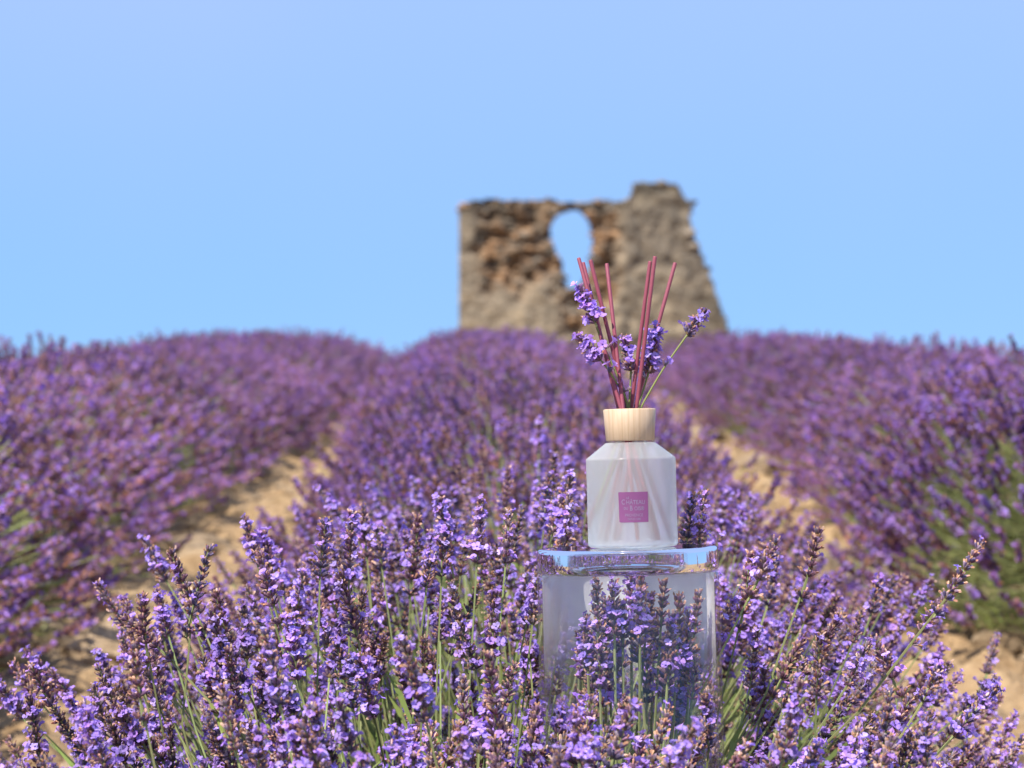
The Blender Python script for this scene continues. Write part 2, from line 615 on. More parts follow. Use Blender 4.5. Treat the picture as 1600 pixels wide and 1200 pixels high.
# ------------------------------------------------------------------ ruin
RD = 60.0
RS = RD / FPX
OUT = [(716, 640), (716, 450), (717, 320), (722, 311), (750, 309), (765, 303), (790, 308), (815, 306), (840, 309), (856, 305), (870, 308),
       (880, 313), (895, 314), (910, 313), (922, 311), (945, 307), (955, 309), (966, 314), (984, 310), (988, 296), (1000, 288), (1035, 283),
       (1060, 286), (1068, 300), (1078, 315), (1080, 340), (1084, 357), (1095, 385), (1103, 405), (1112, 425), (1118, 445), (1120, 458),
       (1132, 480), (1140, 510), (1142, 545), (1146, 640)]
HOLE = [(894, 320), (908, 322), (920, 335), (926, 352), (929, 375), (928, 395), (923, 410), (920, 425), (912, 437), (900, 448), (886, 447),
        (880, 436), (880, 415), (877, 400), (867, 387), (861, 370), (860, 352), (865, 337), (876, 325)]
def pip(x, y, P):
    r = False
    j = len(P) - 1
    for i in range(len(P)):
        if (P[i][1] > y) != (P[j][1] > y) and x < (P[j][0] - P[i][0]) * (y - P[i][1]) / (P[j][1] - P[i][1]) + P[i][0]:
            r = not r
        j = i
    return r
def inside(x, y):
    return pip(x, y, OUT) and not pip(x, y, HOLE)
def sm(a, b, x):
    t = max(0, min(1, (x - a) / (b - a)))
    return t * t * (3 - 2 * t)
from mathutils import noise as mnoise
def recess(px, py):
    """0 on the plastered face, 1 in the broken-out rubble."""
    wob = 26 * mnoise.fractal(Vector((px * .022, py * .022, 4.0)), 1.0, 2.0, 4)
    a = sm(735, 765, px + wob * .6) * (1 - sm(955, 985, px + wob * .5))
    low = 455 - 0.0 * (px - 800) + (30 if px > 900 else 0)
    b = 1 - sm(low - 26, low + 16, py + wob)
    if 870 < px < 935:
        b = max(b, (1 - sm(500, 560, py)) * (1 - abs(px - 902) / 36))
    return a * b
from mathutils import noise as mnoise
def ruin_local(px, py, back):
    return Vector(((px - 925) * RS, 0, (585 - py) * RS))
ruin_base = at(925, 585, RD)
ruin = empty('ruined_stone_wall', ruin_base, label='ruined tan stone wall with a keyhole-shaped hole on the hilltop', category='ruin')
STEP = 4.0
gx = np.arange(708, 1152, STEP); gy = np.arange(276, 648, STEP)
def vpos(i, j, back):
    px, py = gx[i], gy[j]
    h = mnoise.noise(Vector((px * .31, py * .27, 3.0)))
    px2 = px + 1.6 * h; py2 = py + 1.6 * mnoise.noise(Vector((px * .29, py * .33, 9.0)))
    l = ruin_local(px2, py2, back)
    xx = l.x / 3.6
    bow = 0.55 * xx * xx                                    # the wall is a broken piece of a round tower
    n = 0.10 * mnoise.fractal(Vector((px * .045, py * .045, 1.0)), 1.0, 2.0, 5)
    n2 = 0.16 * mnoise.noise(Vector((px * .11, py * .14, 5.0))) + 0.24 * mnoise.noise(Vector((px * .045, py * .05, 6.0)))
    rc = recess(px, py)
    if not back:
        d = bow + 0.42 * rc + n * (0.9 + 1.2 * rc) + n2 * (0.15 + rc)
        if px > 970 and py < 560:
            d += 0.12 * sm(970, 1000, px)
    else:
        d = bow + 1.25 + n
    return (l.x, d, l.z)
def vcol(i, j):
    px, py = gx[i], gy[j]
    rc = recess(px, py)
    w = mnoise.fractal(Vector((px * .03, py * .03, 7.0)), 1.0, 2.0, 4)
    pl = np.array((0.325, 0.255, 0.17)) * (1 + .25 * w)
    rb = np.array((0.27, 0.19, 0.12))
    og = np.array((0.36, 0.205, 0.10))
    k = max(0, min(1, 0.5 + 1.6 * mnoise.noise(Vector((px * .035, py * .045, 2.0)))))
    c = pl * (1 - rc) + (rb * (1 - k) + og * k) * rc
    if px > 960 and py < 560:                                # grey weathered tall pier
        g = sm(965, 995, px) * (1 - sm(400, 480, py + 30 * w))
        c = c * (1 - g) + np.array((0.27, 0.215, 0.15)) * g
    top = sm(70, 0, py - 288 - (18 if px < 980 else 0)) * .6 + sm(1095, 1125, px) * .5  # dark weathered top, plus shade of the right side put into the colour
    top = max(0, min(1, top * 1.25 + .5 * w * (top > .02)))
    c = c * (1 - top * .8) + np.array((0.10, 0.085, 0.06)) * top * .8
    return c
mb = MB()
idx = {}
Vs, Cs, Fs = [], [], []
def vid(i, j, back):
    k = (i, j, back)
    if k not in idx:
        idx[k] = len(Vs)
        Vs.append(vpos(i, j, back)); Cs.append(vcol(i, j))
    return idx[k]
cell = {}
for i in range(len(gx) - 1):
    for j in range(len(gy) - 1):
        cell[i, j] = inside(gx[i] + STEP / 2, gy[j] + STEP / 2)
for (i, j), on in cell.items():
    if not on:
        continue
    Fs.append((vid(i, j, 0), vid(i, j + 1, 0), vid(i + 1, j + 1, 0), vid(i + 1, j, 0)))
    Fs.append((vid(i, j, 1), vid(i + 1, j, 1), vid(i + 1, j + 1, 1), vid(i, j + 1, 1)))
    for di, dj, a, b_ in ((-1, 0, (i, j), (i, j + 1)), (1, 0, (i + 1, j + 1), (i + 1, j)), (0, -1, (i + 1, j), (i, j)), (0, 1, (i, j + 1), (i + 1, j + 1))):
        if not cell.get((i + di, j + dj)):
            Fs.append((vid(*a, 0), vid(*a, 1), vid(*b_, 1), vid(*b_, 0)))
mb.add(Vs, Fs, np.array(Cs))
obj('masonry', mb.mesh('masonry', M_CORE), ruin)
rstones = {k: [stone_mesh('stone', 60 + 10 * q + i, m, 2, 0.75) for i in range(4)] for q, (k, m) in
           enumerate((('grey', M_RUIN_GREY), ('orange', M_RUIN_ORANGE), ('dark', M_RUIN_DARK)))}
rng = random.Random(21)
def ruin_stone(px, py, s, kind, out_=0.05, depth=None):
    i = min(len(gx) - 1, max(0, int(round((px - gx[0]) / STEP)))); j = min(len(gy) - 1, max(0, int(round((py - gy[0]) / STEP))))
    v = vpos(i, j, 0)
    l = ruin_local(px, py, 0)
    y = v[1] - out_ * s + (0 if depth is None else depth)
    M = Matrix.LocRotScale(Vector((l.x, y, l.z)), Euler((rng.uniform(-.4, .4), rng.uniform(-.4, .4), rng.uniform(-.6, .6))),
                           Vector((s * rng.uniform(1.0, 1.7), s * rng.uniform(.8, 1.2), s * rng.uniform(.75, 1.1))))
    obj('stone', rstones[kind][rng.randrange(4)], ruin, M)
ns = 0
while ns < 165:                                              # rubble in the broken-out zone
    px, py = rng.uniform(730, 985), rng.uniform(308, 560)
    if not inside(px, py) or recess(px, py) < .45:
        continue
    k = 0.5 + 1.6 * mnoise.noise(Vector((px * .035, py * .045, 2.0)))
    kind = 'orange' if rng.random() < .15 + .6 * k else ('dark' if rng.random() < .35 else 'grey')
    ruin_stone(px, py, min(.17, .06 * math.exp(rng.gauss(.2, .4))), kind, 0.0)
    ns += 1
def edge_walk(P, i0, i1, spacing):
    for a, b_ in zip(P[i0:i1], P[i0 + 1:i1 + 1]):
        n = max(1, int(math.hypot(b_[0] - a[0], b_[1] - a[1]) / spacing))
        for q in range(n):
            t = (q + rng.random() * .6) / n
            yield a[0] + (b_[0] - a[0]) * t, a[1] + (b_[1] - a[1]) * t
for px, py in edge_walk(OUT, 2, 20, 8.5):
    if 872 < px < 922:
        ruin_stone(px, py + 2.5, .05, 'dark', 0, .3)
    else:
        ruin_stone(px, py + rng.uniform(1, 6), rng.uniform(.07, .14), rng.choice(['grey', 'orange', 'dark']), 0, rng.uniform(0, .5))
for px, py in edge_walk(OUT, 20, len(OUT) - 2, 8):
    ruin_stone(px - rng.uniform(-1, 8), py, rng.uniform(.08, .19), rng.choice(['grey', 'dark', 'dark']), 0, rng.uniform(0, .5))
for px, py in edge_walk(HOLE + HOLE[:1], 0, len(HOLE), 9):
    cx, cy = px - 895, py - 375
    q = math.hypot(cx, cy)
    if py < 332:
        continue
    ruin_stone(px + cx / q * 5, py + cy / q * 5, rng.uniform(.07, .13), rng.choice(['orange', 'grey', 'dark', 'orange']), 0.2, rng.uniform(0, .4))

# ------------------------------------------------------------------ lavender
VIOLET = [(0.47, 0.31, 0.78), (0.41, 0.26, 0.74), (0.56, 0.39, 0.84), (0.50, 0.28, 0.71)]
CALYX = [(0.24, 0.13, 0.22), (0.18, 0.14, 0.24), (0.30, 0.17, 0.23), (0.23, 0.11, 0.15), (0.37, 0.27, 0.31)]
TAN = [(0.66, 0.39, 0.25), (0.57, 0.32, 0.19), (0.74, 0.50, 0.37), (0.48, 0.26, 0.15)]
STEM = (0.33, 0.36, 0.14)
LEAF = [(0.23, 0.29, 0.07), (0.29, 0.34, 0.085), (0.18, 0.24, 0.065), (0.32, 0.34, 0.12)]

def jit(rng, c, a=0.18):
    k = rng.uniform(1 - a, 1 + a)
    return tuple(min(1, x * k * rng.uniform(.94, 1.06)) for x in c)

def floret(mb, rng, P, D, s, col):
    """Two-lipped lavender corolla at P facing D."""
    Rm = np.array(frame(D, rng.uniform(0, 6.28)))
    P = np.array(P)
    tl = 2.6 * s
    k = 4
    V = [(.55 * s * math.cos(q * math.pi / 2), .55 * s * math.sin(q * math.pi / 2), -0.5 * s) for q in range(k)]
    V += [(1.0 * s * math.cos(q * math.pi / 2), 1.0 * s * math.sin(q * math.pi / 2), tl) for q in range(k)]
    F = [(q, (q + 1) % k, k + (q + 1) % k, k + q) for q in range(k)]
    mb.add(np.array(V) @ Rm.T + P, F, np.array(col) * .85)
    for az, ln, wd, up in ((-28, 4.6, 2.2, 50), (28, 4.6, 2.2, 50), (118, 3.3, 1.7, 15), (180, 3.6, 2.0, 5), (242, 3.3, 1.7, 15)):
        a = R(az + rng.uniform(-12, 12)); e = R(up + rng.uniform(-18, 22))
        o = np.array((math.cos(a), math.sin(a), 0)); t = np.array((-math.sin(a), math.cos(a), 0)); z = np.array((0, 0, 1.0))
        d = o * math.cos(e) + z * math.sin(e)
        b0 = o * .8 * s + z * tl
        ln *= s * rng.uniform(.85, 1.15); wd *= s
        curl = -o * .1 * ln - z * rng.uniform(.05, .35) * ln
        pts = [b0 - t * .55 * s, b0 + t * .55 * s, b0 + d * ln * .5 + t * wd, b0 + d * ln * .5 - t * wd, b0 + d * ln + t * wd * .55 + curl, b0 + d * ln - t * wd * .55 + curl,
               b0 + d * ln * .5 - z * .3 * s]
        mb.add(np.array(pts) @ Rm.T + P, [(0, 1, 2, 3), (3, 2, 4, 5)] if LOD else [(0, 1, 6), (1, 2, 6), (0, 6, 3), (6, 2, 4), (6, 4, 5), (6, 5, 3)], jit(rng, col, .1))

LOD = 0
def calyx(mb, rng, P, D, s, hue):
    Rm = np.array(frame(D, rng.uniform(0, 6.28)))
    P = np.array(P)
    ln = 5.6 * s
    V = []
    if LOD:
        for r_, z in ((.6, 0), (1.3, .7)):
            for q in range(3):
                a = 2 * math.pi * q / 3
                V.append((r_ * s * math.cos(a), r_ * s * math.sin(a), z * ln))
        V.append((0, 0, ln))
        c = np.array(jit(rng, hue, .25))
        C = np.vstack([np.tile(np.array((.10, .09, .04)) + c * .4, (3, 1)), np.tile(c, (3, 1)), [np.minimum(1, c * 1.5)]])
        mb.add(np.array(V) @ Rm.T + P, [(0, 1, 4, 3), (1, 2, 5, 4), (2, 0, 3, 5), (3, 4, 6), (4, 5, 6), (5, 3, 6)], C)
        return P + Rm[:, 2] * ln * .95
    for r_, z in ((.5, 0), (1.15, .45), (1.2, .8), (.95, 1.0)):
        for q in range(5):
            a = 2 * math.pi * q / 5
            V.append((r_ * s * math.cos(a), r_ * s * math.sin(a), z * ln))
    F = [(i * 5 + q, i * 5 + (q + 1) % 5, (i + 1) * 5 + (q + 1) % 5, (i + 1) * 5 + q) for i in range(3) for q in range(5)]
    c = np.array(jit(rng, hue, .25))
    g = np.array((0.17, 0.15, 0.07))
    C = np.vstack([np.tile(g * .6 + c * .4, (5, 1)), np.tile(c, (5, 1)), np.tile(c * .95, (5, 1)), np.tile(np.minimum(1, c * 1.7 + .02), (5, 1))])
    mb.add(np.array(V) @ Rm.T + P, F, C)
    return P + Rm[:, 2] * ln * .95

def dried(mb, rng, P, D, s, col):
    """Withered brown corolla left in the calyx mouth."""
    Rm = np.array(frame(D, rng.uniform(0, 6.28)))
    r = 0.95 * s; h = rng.uniform(1.5, 2.8) * s
    ox, oy = rng.gauss(0, .6) * s, rng.gauss(0, .6) * s
    V = [(r * .7, 0, -.5 * s), (-r * .35, r * .6, -.5 * s), (-r * .35, -r * .6, -.5 * s),
         (ox + r * 1.1, oy, h * .7), (ox - r * .5, oy + r, h * .85), (ox - r * .5, oy - r, h), (ox * 1.4, oy * 1.4, h * 1.35)]
    F = [(0, 1, 4, 3), (1, 2, 5, 4), (2, 0, 3, 5), (3, 4, 6), (4, 5, 6), (5, 3, 6)]
    mb.add(np.array(V) @ Rm.T + np.array(P), F, jit(rng, col, .25))

def bract(mb, rng, P, az, s):
    o = np.array((math.cos(az), math.sin(az), 0)); t = np.array((-math.sin(az), math.cos(az), 0)); z = np.array((0, 0, 1.0))
    P = np.array(P)
    ln, w = 4.0 * s, 1.7 * s
    d = o * .75 + z * .66
    mb.add([P, P + d * ln * .5 + t * w, P + d * ln, P + d * ln * .5 - t * w, P + d * ln * .5 - z * .5 * s], [(0, 1, 4), (1, 2, 4), (2, 3, 4), (3, 0, 4)],
           jit(rng, (0.30, 0.20, 0.09), .3))

def make_spike(seed, whorls, openf, dryf, gap=False, wide=1.0, sp=1.0, fl=1.0):
    rng = random.Random(seed)
    mb = MB()
    mm = 0.001
    z = 0.0
    zs = []
    for w in range(whorls):
        zs.append(z)
        z += mm * sp * (8.6 - 3.4 * w / whorls) * rng.uniform(.88, 1.12)
    if gap:
        zs.insert(0, -mm * rng.uniform(13, 20))
    top = zs[-1]
    tube(mb, [(0, 0, min(zs) - .004), (rng.gauss(0, .0006), rng.gauss(0, .0006), top * .5), (0, 0, top + .002)], [.0011, .001, .0007], STEM, 4)
    hue_s = rng.choice(CALYX)
    side = rng.uniform(0, 6.28)
    for w, zc in enumerate(zs):
        f = max(0, zc) / max(top, 1e-5)
        n = rng.choice((6, 7, 8)) if f < .85 else 5
        s = mm * wide * (1.0 - .25 * f) * rng.uniform(.92, 1.08)
        bract(mb, rng, (0, 0, zc - .001), side + w * 1.57, s * 1.1)
        bract(mb, rng, (0, 0, zc - .001), side + w * 1.57 + math.pi, s * 1.1)
        wo_ = openf * rng.uniform(.2, 1.9)
        for q in range(n):
            az = 2 * math.pi * (q + rng.uniform(-.3, .3)) / n + w * .6
            el = R(rng.uniform(22, 48) + 26 * f)
            D = Vector((math.cos(az) * math.cos(el), math.sin(az) * math.cos(el), math.sin(el)))
            P = Vector((0, 0, zc)) + Vector((math.cos(az), math.sin(az), 0)) * 1.1 * s + Vector((0, 0, rng.uniform(-1, 1.5) * mm))
            hue = hue_s if rng.random() < .6 else rng.choice(CALYX)
            tip = calyx(mb, rng, P, D, s * rng.uniform(.85, 1.15), hue)
            x = rng.random()
            if x < wo_:
                floret(mb, rng, tip, D + Vector((0, 0, rng.uniform(-.1, .5))), s * rng.uniform(.9, 1.25) * fl, jit(rng, rng.choice(VIOLET), .12))
            elif x < wo_ + dryf:
                dried(mb, rng, tip, D, s * rng.uniform(.9, 1.2), rng.choice(TAN))
        if rng.random() < .8:                               # inner upright calyces fill the whorl
            for q in range(3):
                az = rng.uniform(0, 6.28)
                D = Vector((math.cos(az) * .35, math.sin(az) * .35, 1))
                tip = calyx(mb, rng, (0, 0, zc), D, s * .95, rng.choice(CALYX))
                if rng.random() < dryf:
                    dried(mb, rng, tip, D, s, rng.choice(TAN))
    return mb, top

SPIKES = []          # (mesh, length)
SPIKE_TPL = []
for i in range(24):
    rr = random.Random(900 + i)
    wh = rr.choice((6, 7, 8, 8, 9))
    of = (0.06, 0.26, 0.42, 0.15, 0.33, 0.52)[i % 6]
    mb_, tp = make_spike(100 + i, wh, of, 0.72, gap=(i % 3 == 0), wide=rr.uniform(1.14, 1.34), sp=rr.uniform(.86, 1.0), fl=.84)
    SPIKES.append((mb_.mesh('flower_spike', M_FLOWER), tp))
    if i < 12:
        LOD = 1
        mb_, tp = make_spike(100 + i, wh, of, 0.72, gap=(i % 3 == 0), wide=1.24, sp=.93, fl=.84)
        SPIKE_TPL.append(mb_.tpl())
        LOD = 0

# coarse spikes for the blurred bushes
COARSE = []
for i in range(8):
    rng = random.Random(500 + i)
    mb = MB()
    wh = rng.choice((6, 7, 8))
    of = (0.18, 0.32, 0.10, 0.26)[i % 4]
    for w in range(wh):
        zc = .0075 * w
        for q in range(6):
            az = 2 * math.pi * q / 6 + rng.uniform(-.4, .4); el = R(rng.uniform(15, 60))
            o = np.array((math.cos(az) * math.cos(el), math.sin(az) * math.cos(el), math.sin(el))); t = np.array((-math.sin(az), math.cos(az), 0))
            u = np.cross(o, t)
            b0 = np.array((0, 0, zc))
            x = rng.random()
            if x < of:
                col, ln, wd = jit(rng, rng.choice(VIOLET)), .0115, .0042
            elif x < of + .29:
                col, ln, wd = jit(rng, rng.choice(TAN)), .0094, .0028
            else:
                col, ln, wd = jit(rng, rng.choice(CALYX), .3), .0085, .0030
            mb.add([b0, b0 + o * ln * .6 + t * wd, b0 + o * ln, b0 + o * ln * .6 - t * wd, b0 + o * ln * .6 + u * wd, b0 + o * ln * .6 - u * wd],
                   [(0, 1, 2, 3), (0, 4, 2, 5)], col)
    COARSE.append(mb.tpl())

def dome_tips(rng, n, a, b, h, zmin=0.22, tmax=98, sq=1.0):
    """Flower tips over a dome: (tip, direction)."""
    out_ = []
    ct = math.cos(R(tmax))
    while len(out_) < n:
        c = rng.uniform(ct, 1.0)
        th = math.acos(c); ph = rng.uniform(0, 2 * math.pi)
        s = math.sin(th)
        rr = 1.0 + rng.gauss(0, .055)
        cu = math.copysign(abs(c) ** sq, c)
        su = s ** sq
        P = Vector((a * su * math.cos(ph) * rr, b * su * math.sin(ph) * rr, h * (zmin + (1 - zmin) * max(-.2, cu)) * rr + rng.gauss(0, .012)))
        if P.z < .06:
            continue
        D = Vector((s * math.cos(ph) * .85, s * math.sin(ph) * .85, .55 + .62 * max(0, c)))
        D += Vector((rng.gauss(0, .18), rng.gauss(0, .18), rng.gauss(0, .08)))
        out_.append((P, D.normalized()))
    return out_

def stem_curve(mb, rng, B, P, D, r=.0011, seg=4, sides=3):
    ln = (P - B).length
    c1 = B + Vector((0, 0, ln * .35)) + (P - B) * .1
    c2 = P - D * ln * .4
    pts = []
    for k in range(seg + 1):
        t = k / seg
        pts.append(B * (1 - t) ** 3 + c1 * 3 * t * (1 - t) ** 2 + c2 * 3 * t * t * (1 - t) + P * t ** 3)
    c = jit(rng, STEM, .25)
    tube(mb, pts, r, tuple(x * .8 for x in c), sides, False, c)

def leaf_blade(mb, rng, B, D, ln, w, col):
    D = Vector(D).normalized()
    t = D.orthogonal().normalized()
    t = Matrix.Rotation(rng.uniform(0, 6.28), 3, D) @ t
    n = D.cross(t)
    m = B + D * ln * .5 + n * ln * rng.uniform(-.08, .08)
    e = B + D * ln + n * ln * rng.uniform(-.2, .2) - Vector((0, 0, ln * rng.uniform(0, .15)))
    mb.add([B - t * w * .5, B + t * w * .5, m + t * w, m - t * w, e], [(0, 1, 2, 3), (3, 2, 4)], col)

def foliage(mb, rng, n, a, b, h):
    for _ in range(n):
        c = rng.uniform(-.1, 1); th = math.acos(max(-1, min(1, c))); ph = rng.uniform(0, 6.283)
        s = math.sin(th)
        k = rng.uniform(.45, .90)
        if rng.random() < .25:
            c, k = rng.uniform(-.1, .12), rng.uniform(.7, .95)
        P = Vector((a * s * math.cos(ph) * k, b * s * math.sin(ph) * k, max(.01, h * (.06 + .76 * max(0, c)) * k)))
        D = Vector((s * math.cos(ph) + rng.gauss(0, .3), s * math.sin(ph) + rng.gauss(0, .3), .8 + rng.gauss(0, .25)))
        leaf_blade(mb, rng, P, D, rng.uniform(.04, .085), rng.uniform(.0016, .003), jit(rng, rng.choice(LEAF), .2))

# shared meshes of the blurred bushes (unit dome: half width .62, half length .40, height .56)
BV = []
for v in range(6):
    rng = random.Random(40 + v)
    fm, gm = MB(), MB()
    for P, D in dome_tips(rng, *((640, .62, .40, .56, .20, 98, 1.0) if v >= 3 else (740, .62, .40, .56, .14, 98, .75))):
        s = rng.uniform(.9, 1.25)
        M = Matrix.Translation(P - D * .05) @ frame(D, rng.uniform(0, 6.28)).to_4x4() @ Matrix.Scale(s, 4)
        fm.add_tpl(rng.choice(COARSE), M, np.array((1.03, .95, .96)) * rng.uniform(.78, 1.15))
        B = Vector((P.x * rng.uniform(.15, .4), P.y * rng.uniform(.15, .4), .03))
        stem_curve(gm, rng, B, P - D * .05, D, .0012, 3)
    foliage(gm, rng, 1200, .60, .40, .56)
    BV.append((fm.mesh('flower_heads', M_FLOWER), gm.mesh('foliage', M_GREEN)))

GROUPS = ('lavender bushes of the left row', 'lavender bushes of the middle row', 'lavender bushes of the right row')
ROWLAB = ('blurred purple lavender bush in the row left of the left stony path',
          'blurred purple lavender bush in the middle row behind the bottle and jar',
          'blurred purple lavender bush in the row right of the right stony path')
def far_bush(row, x, y, sx, sy, sz, v, rz, label=None):
    o = empty('lavender_bush', (x, y, gz(x, y) - .01), label=label or ROWLAB[row], category='bush', group=GROUPS[row])
    M = Matrix.Rotation(rz, 4, 'Z') @ Matrix.Diagonal((sx, sy, sz, 1)) if rz == 0 else Matrix.Diagonal((sx, sy, sz, 1)) @ Matrix.Rotation(rz, 4, 'Z')
    obj('flower_heads', BV[v][0], o, M, kind='stuff')
    obj('foliage', BV[v][1], o, M, kind='stuff')
    return o

rng = random.Random(77)
for row in range(3):
    y = (2.6, 3.72, 3.0)[row]
    k = 0
    while y < 19.4:
        w = {0: 1.30, 1: float(np.interp(y, (3.7, 5, 8, 12, 19), (.88, .89, 1.0, 1.15, 1.18))), 2: 1.30}[row] * rng.uniform(.93, 1.07)
        hgt = rng.uniform(.90, 1.06) * ((1.0 if y < 5 else max(.82, 1 - .025 * (y - 5))) if row != 1 else (.90 if y < 14 else .85))
        if row == 2 and 3.7 < y < 6.9:
            y = 6.95
        x = row_axis(row, y) + rng.gauss(0, .03)
        far_bush(row, x, y, w, rng.uniform(.95, 1.1), hgt, rng.randrange(3) + (3 if row == 1 else 0), rng.choice((0, math.pi)))
        y += rng.uniform(.44, .56) * (1.35 if rng.random() < .16 and row != 1 else 1)
        k += 1

# ---- bushes near enough to pick out each flower spike
JAR = at(980, 855, 1.93)                                   # centre of the jar's top face
JAR_R = 0.0760
ENV = [(-400, 1120), (0, 1045), (60, 1025), (110, 1000), (200, 950), (280, 885), (400, 868), (500, 832), (620, 850), (750, 796), (820, 830),
       (1085, 800), (1140, 880), (1220, 822), (1290, 840), (1330, 930), (1400, 985), (1470, 1040), (1560, 1080), (1640, 1150), (2000, 1250)]
def env(px):
    return float(np.interp(px, [e[0] for e in ENV], [e[1] for e in ENV]))

def near_ok(P, D, L_):
    """Keep the jar and bottle clear, and the clump's outline as it grows."""
    tip = P + D * L_
    for Q in (P, tip, (P + tip) * .5):
        q = math.hypot(Q.x - JAR.x, Q.y - JAR.y)
        if q < JAR_R + .014:
            return False
    px, py = to_px(tip)
    if tip.y < JAR.y + .02 and 832 < px < 1132:
        return py > 1066 + 14 * math.sin(px * .07)
    if JAR.y + .02 <= tip.y < 2.35 and 905 < px < 1070 and py < 860:
        return False
    return True

def near_bush(x, y, a, b, h, n, seed, label, group, use_env, extra=(), tmax=98, nfol=1700, fill=0, coarse=0):
    rng = random.Random(seed)
    base = Vector((x, y, gz(x, y) - .01))
    o = empty('lavender_bush', base, label=label, category='bush', group=group)
    gm = MB()
    count = 0
    tries = 0
    items = [(Vector(P) - base, Vector(D).normalized(), m) for P, D, m in extra]
    while count < n and tries < n * 12:
        tries += 1
        P, D = dome_tips(rng, 1, a, b, h, tmax=tmax)[0]
        m = rng.randrange(len(SPIKES))
        Lk = SPIKES[m][1]
        Pb = P - D * Lk
        W = base + Pb
        if not near_ok(W, D, Lk):
            continue
        if use_env:
            px, py = to_px(base + P)
            lim = env(px)
            if py < lim:
                if rng.random() > .04:
                    continue
        items.append((Pb, D, m))
        count += 1
    for Pb, D, m in items:
        s = rng.uniform(.78, 1.03)
        M = Matrix.Translation(Pb) @ frame(D, rng.uniform(0, 6.28)).to_4x4() @ Matrix.Scale(s, 4)
        obj('flower_spike', SPIKES[m][0], o, M)
        B = Vector((Pb.x * rng.uniform(.2, .45), Pb.y * rng.uniform(.2, .45), .03))
        q = base + B
        if math.hypot(q.x - JAR.x, q.y - JAR.y) < JAR_R + .02:
            v = Vector((q.x - JAR.x, q.y - JAR.y, 0)).normalized() * (JAR_R + .03)
            B = Vector((JAR.x + v.x, JAR.y + v.y, base.z + .03)) - base
        stem_curve(gm, rng, B, Pb, D, .00105, 6, 4)
    if coarse:
        jm = MB()
        for P, D in dome_tips(rng, coarse, a * .96, b * .96, h * .97, zmin=.08, sq=.75):
            jm.add_tpl(rng.choice(COARSE), Matrix.Translation(P - D * .05) @ frame(D, rng.uniform(0, 6.28)).to_4x4() @ Matrix.Scale(rng.uniform(.9, 1.25), 4), np.array((.98, .86, .96)) * rng.uniform(.68, .98))
            stem_curve(gm, rng, Vector((P.x * .3, P.y * .3, .03)), P - D * .05, D, .0012, 3)
        obj('lower_flower_spikes', jm.mesh('lower_flower_spikes', M_FLOWER), o, kind='stuff')
    if fill:
        jm = MB()
        cnt = tries = 0
        while cnt < fill and tries < fill * 12:
            tries += 1
            P, D = dome_tips(rng, 1, a * .9, b * .95, h * .94, tmax=85)[0]
            m = rng.randrange(len(SPIKE_TPL))
            Pb = P - D * SPIKES[m][1]
            if not near_ok(base + Pb, D, SPIKES[m][1]):
                continue
            px, py = to_px(base + P)
            if use_env and py < env(px):
                continue
            cnt += 1
            jm.add_tpl(SPIKE_TPL[m], Matrix.Translation(Pb) @ frame(D, rng.uniform(0, 6.28)).to_4x4() @ Matrix.Scale(rng.uniform(.8, 1.0), 4), rng.uniform(.85, 1.12))
            stem_curve(gm, rng, Vector((Pb.x * .4, Pb.y * .4, .03)) if math.hypot(base.x + Pb.x * .4 - JAR.x, base.y + Pb.y * .4 - JAR.y) > JAR_R + .02 else Vector((Pb.x, Pb.y, .03)), Pb, D, .00105, 5, 4)
        obj('lower_flower_spikes', jm.mesh('lower_flower_spikes', M_FLOWER), o, kind='stuff')
    fm = MB()
    foliage(fm, rng, nfol, a, b, h)
    # drop leaves that would stand inside the jar
    keepV, keepF, keepC = [], [], []
    k0 = 0
    for blk, cc in zip(fm.v, fm.c):
        W = blk + np.array(base)
        if np.min(np.hypot(W[:, 0] - JAR.x, W[:, 1] - JAR.y)) > JAR_R + .004:
            gm.add(blk, [(0, 1, 2, 3), (3, 2, 4)], cc)
    obj('stems_and_leaves', gm.mesh('stems_and_leaves', M_GREEN), o, kind='stuff')
    return o

def hand(px0, py0, px1, py1, d, m, d1=None):
    """A spike whose base and tip stand at two photo pixels."""
    A = at(px0, py0, d); B = at(px1, py1, d if d1 is None else d1)
    return (A, B - A, m)
ex = [hand(1478, 935, 1532, 850, 1.90, 0), hand(1440, 985, 1475, 935, 1.92, 9), hand(1185, 905, 1226, 820, 1.95, 3), hand(1262, 900, 1277, 838, 1.96, 6),
      hand(1092, 850, 1101, 768, 2.04, 4), hand(1072, 852, 1078, 806, 2.04, 1), hand(428, 945, 405, 868, 1.93, 9), hand(500, 900, 507, 830, 1.97, 1),
      hand(745, 880, 750, 798, 1.98, 4), hand(790, 880, 796, 806, 2.02, 7), hand(885, 860, 887, 826, 2.06, 2), hand(300, 960, 318, 890, 1.92, 0),
      hand(1490, 1150, 1552, 1082, 1.86, 5), hand(1395, 1060, 1345, 960, 1.98, 3), hand(245, 1010, 205, 975, 1.88, 6),
      hand(545, 905, 548, 842, 1.99, 10), hand(690, 900, 693, 850, 2.0, 8), hand(1160, 960, 1170, 885, 1.97, 12)]
GN = 'in-focus lavender bushes around the jar'
near_bush(-.03, 1.42, .56, .30, .47, 285, 1, 'nearest lavender bush, cut off by the bottom edge of the picture', GN, True, fill=195)
near_bush(-.03, 1.68, .57, .28, .53, 290, 11, 'sharp lavender bush right in front of the glass jar', GN, True, fill=195)
near_bush(-.06, 1.98, .62, .28, .595, 270, 2, 'sharp lavender bush with tall spikes around the glass jar', GN, True, ex, fill=195)
near_bush(-.04, 2.28, .62, .28, .585, 290, 3, 'slightly soft lavender bush just behind the glass jar', GN, False, fill=195)
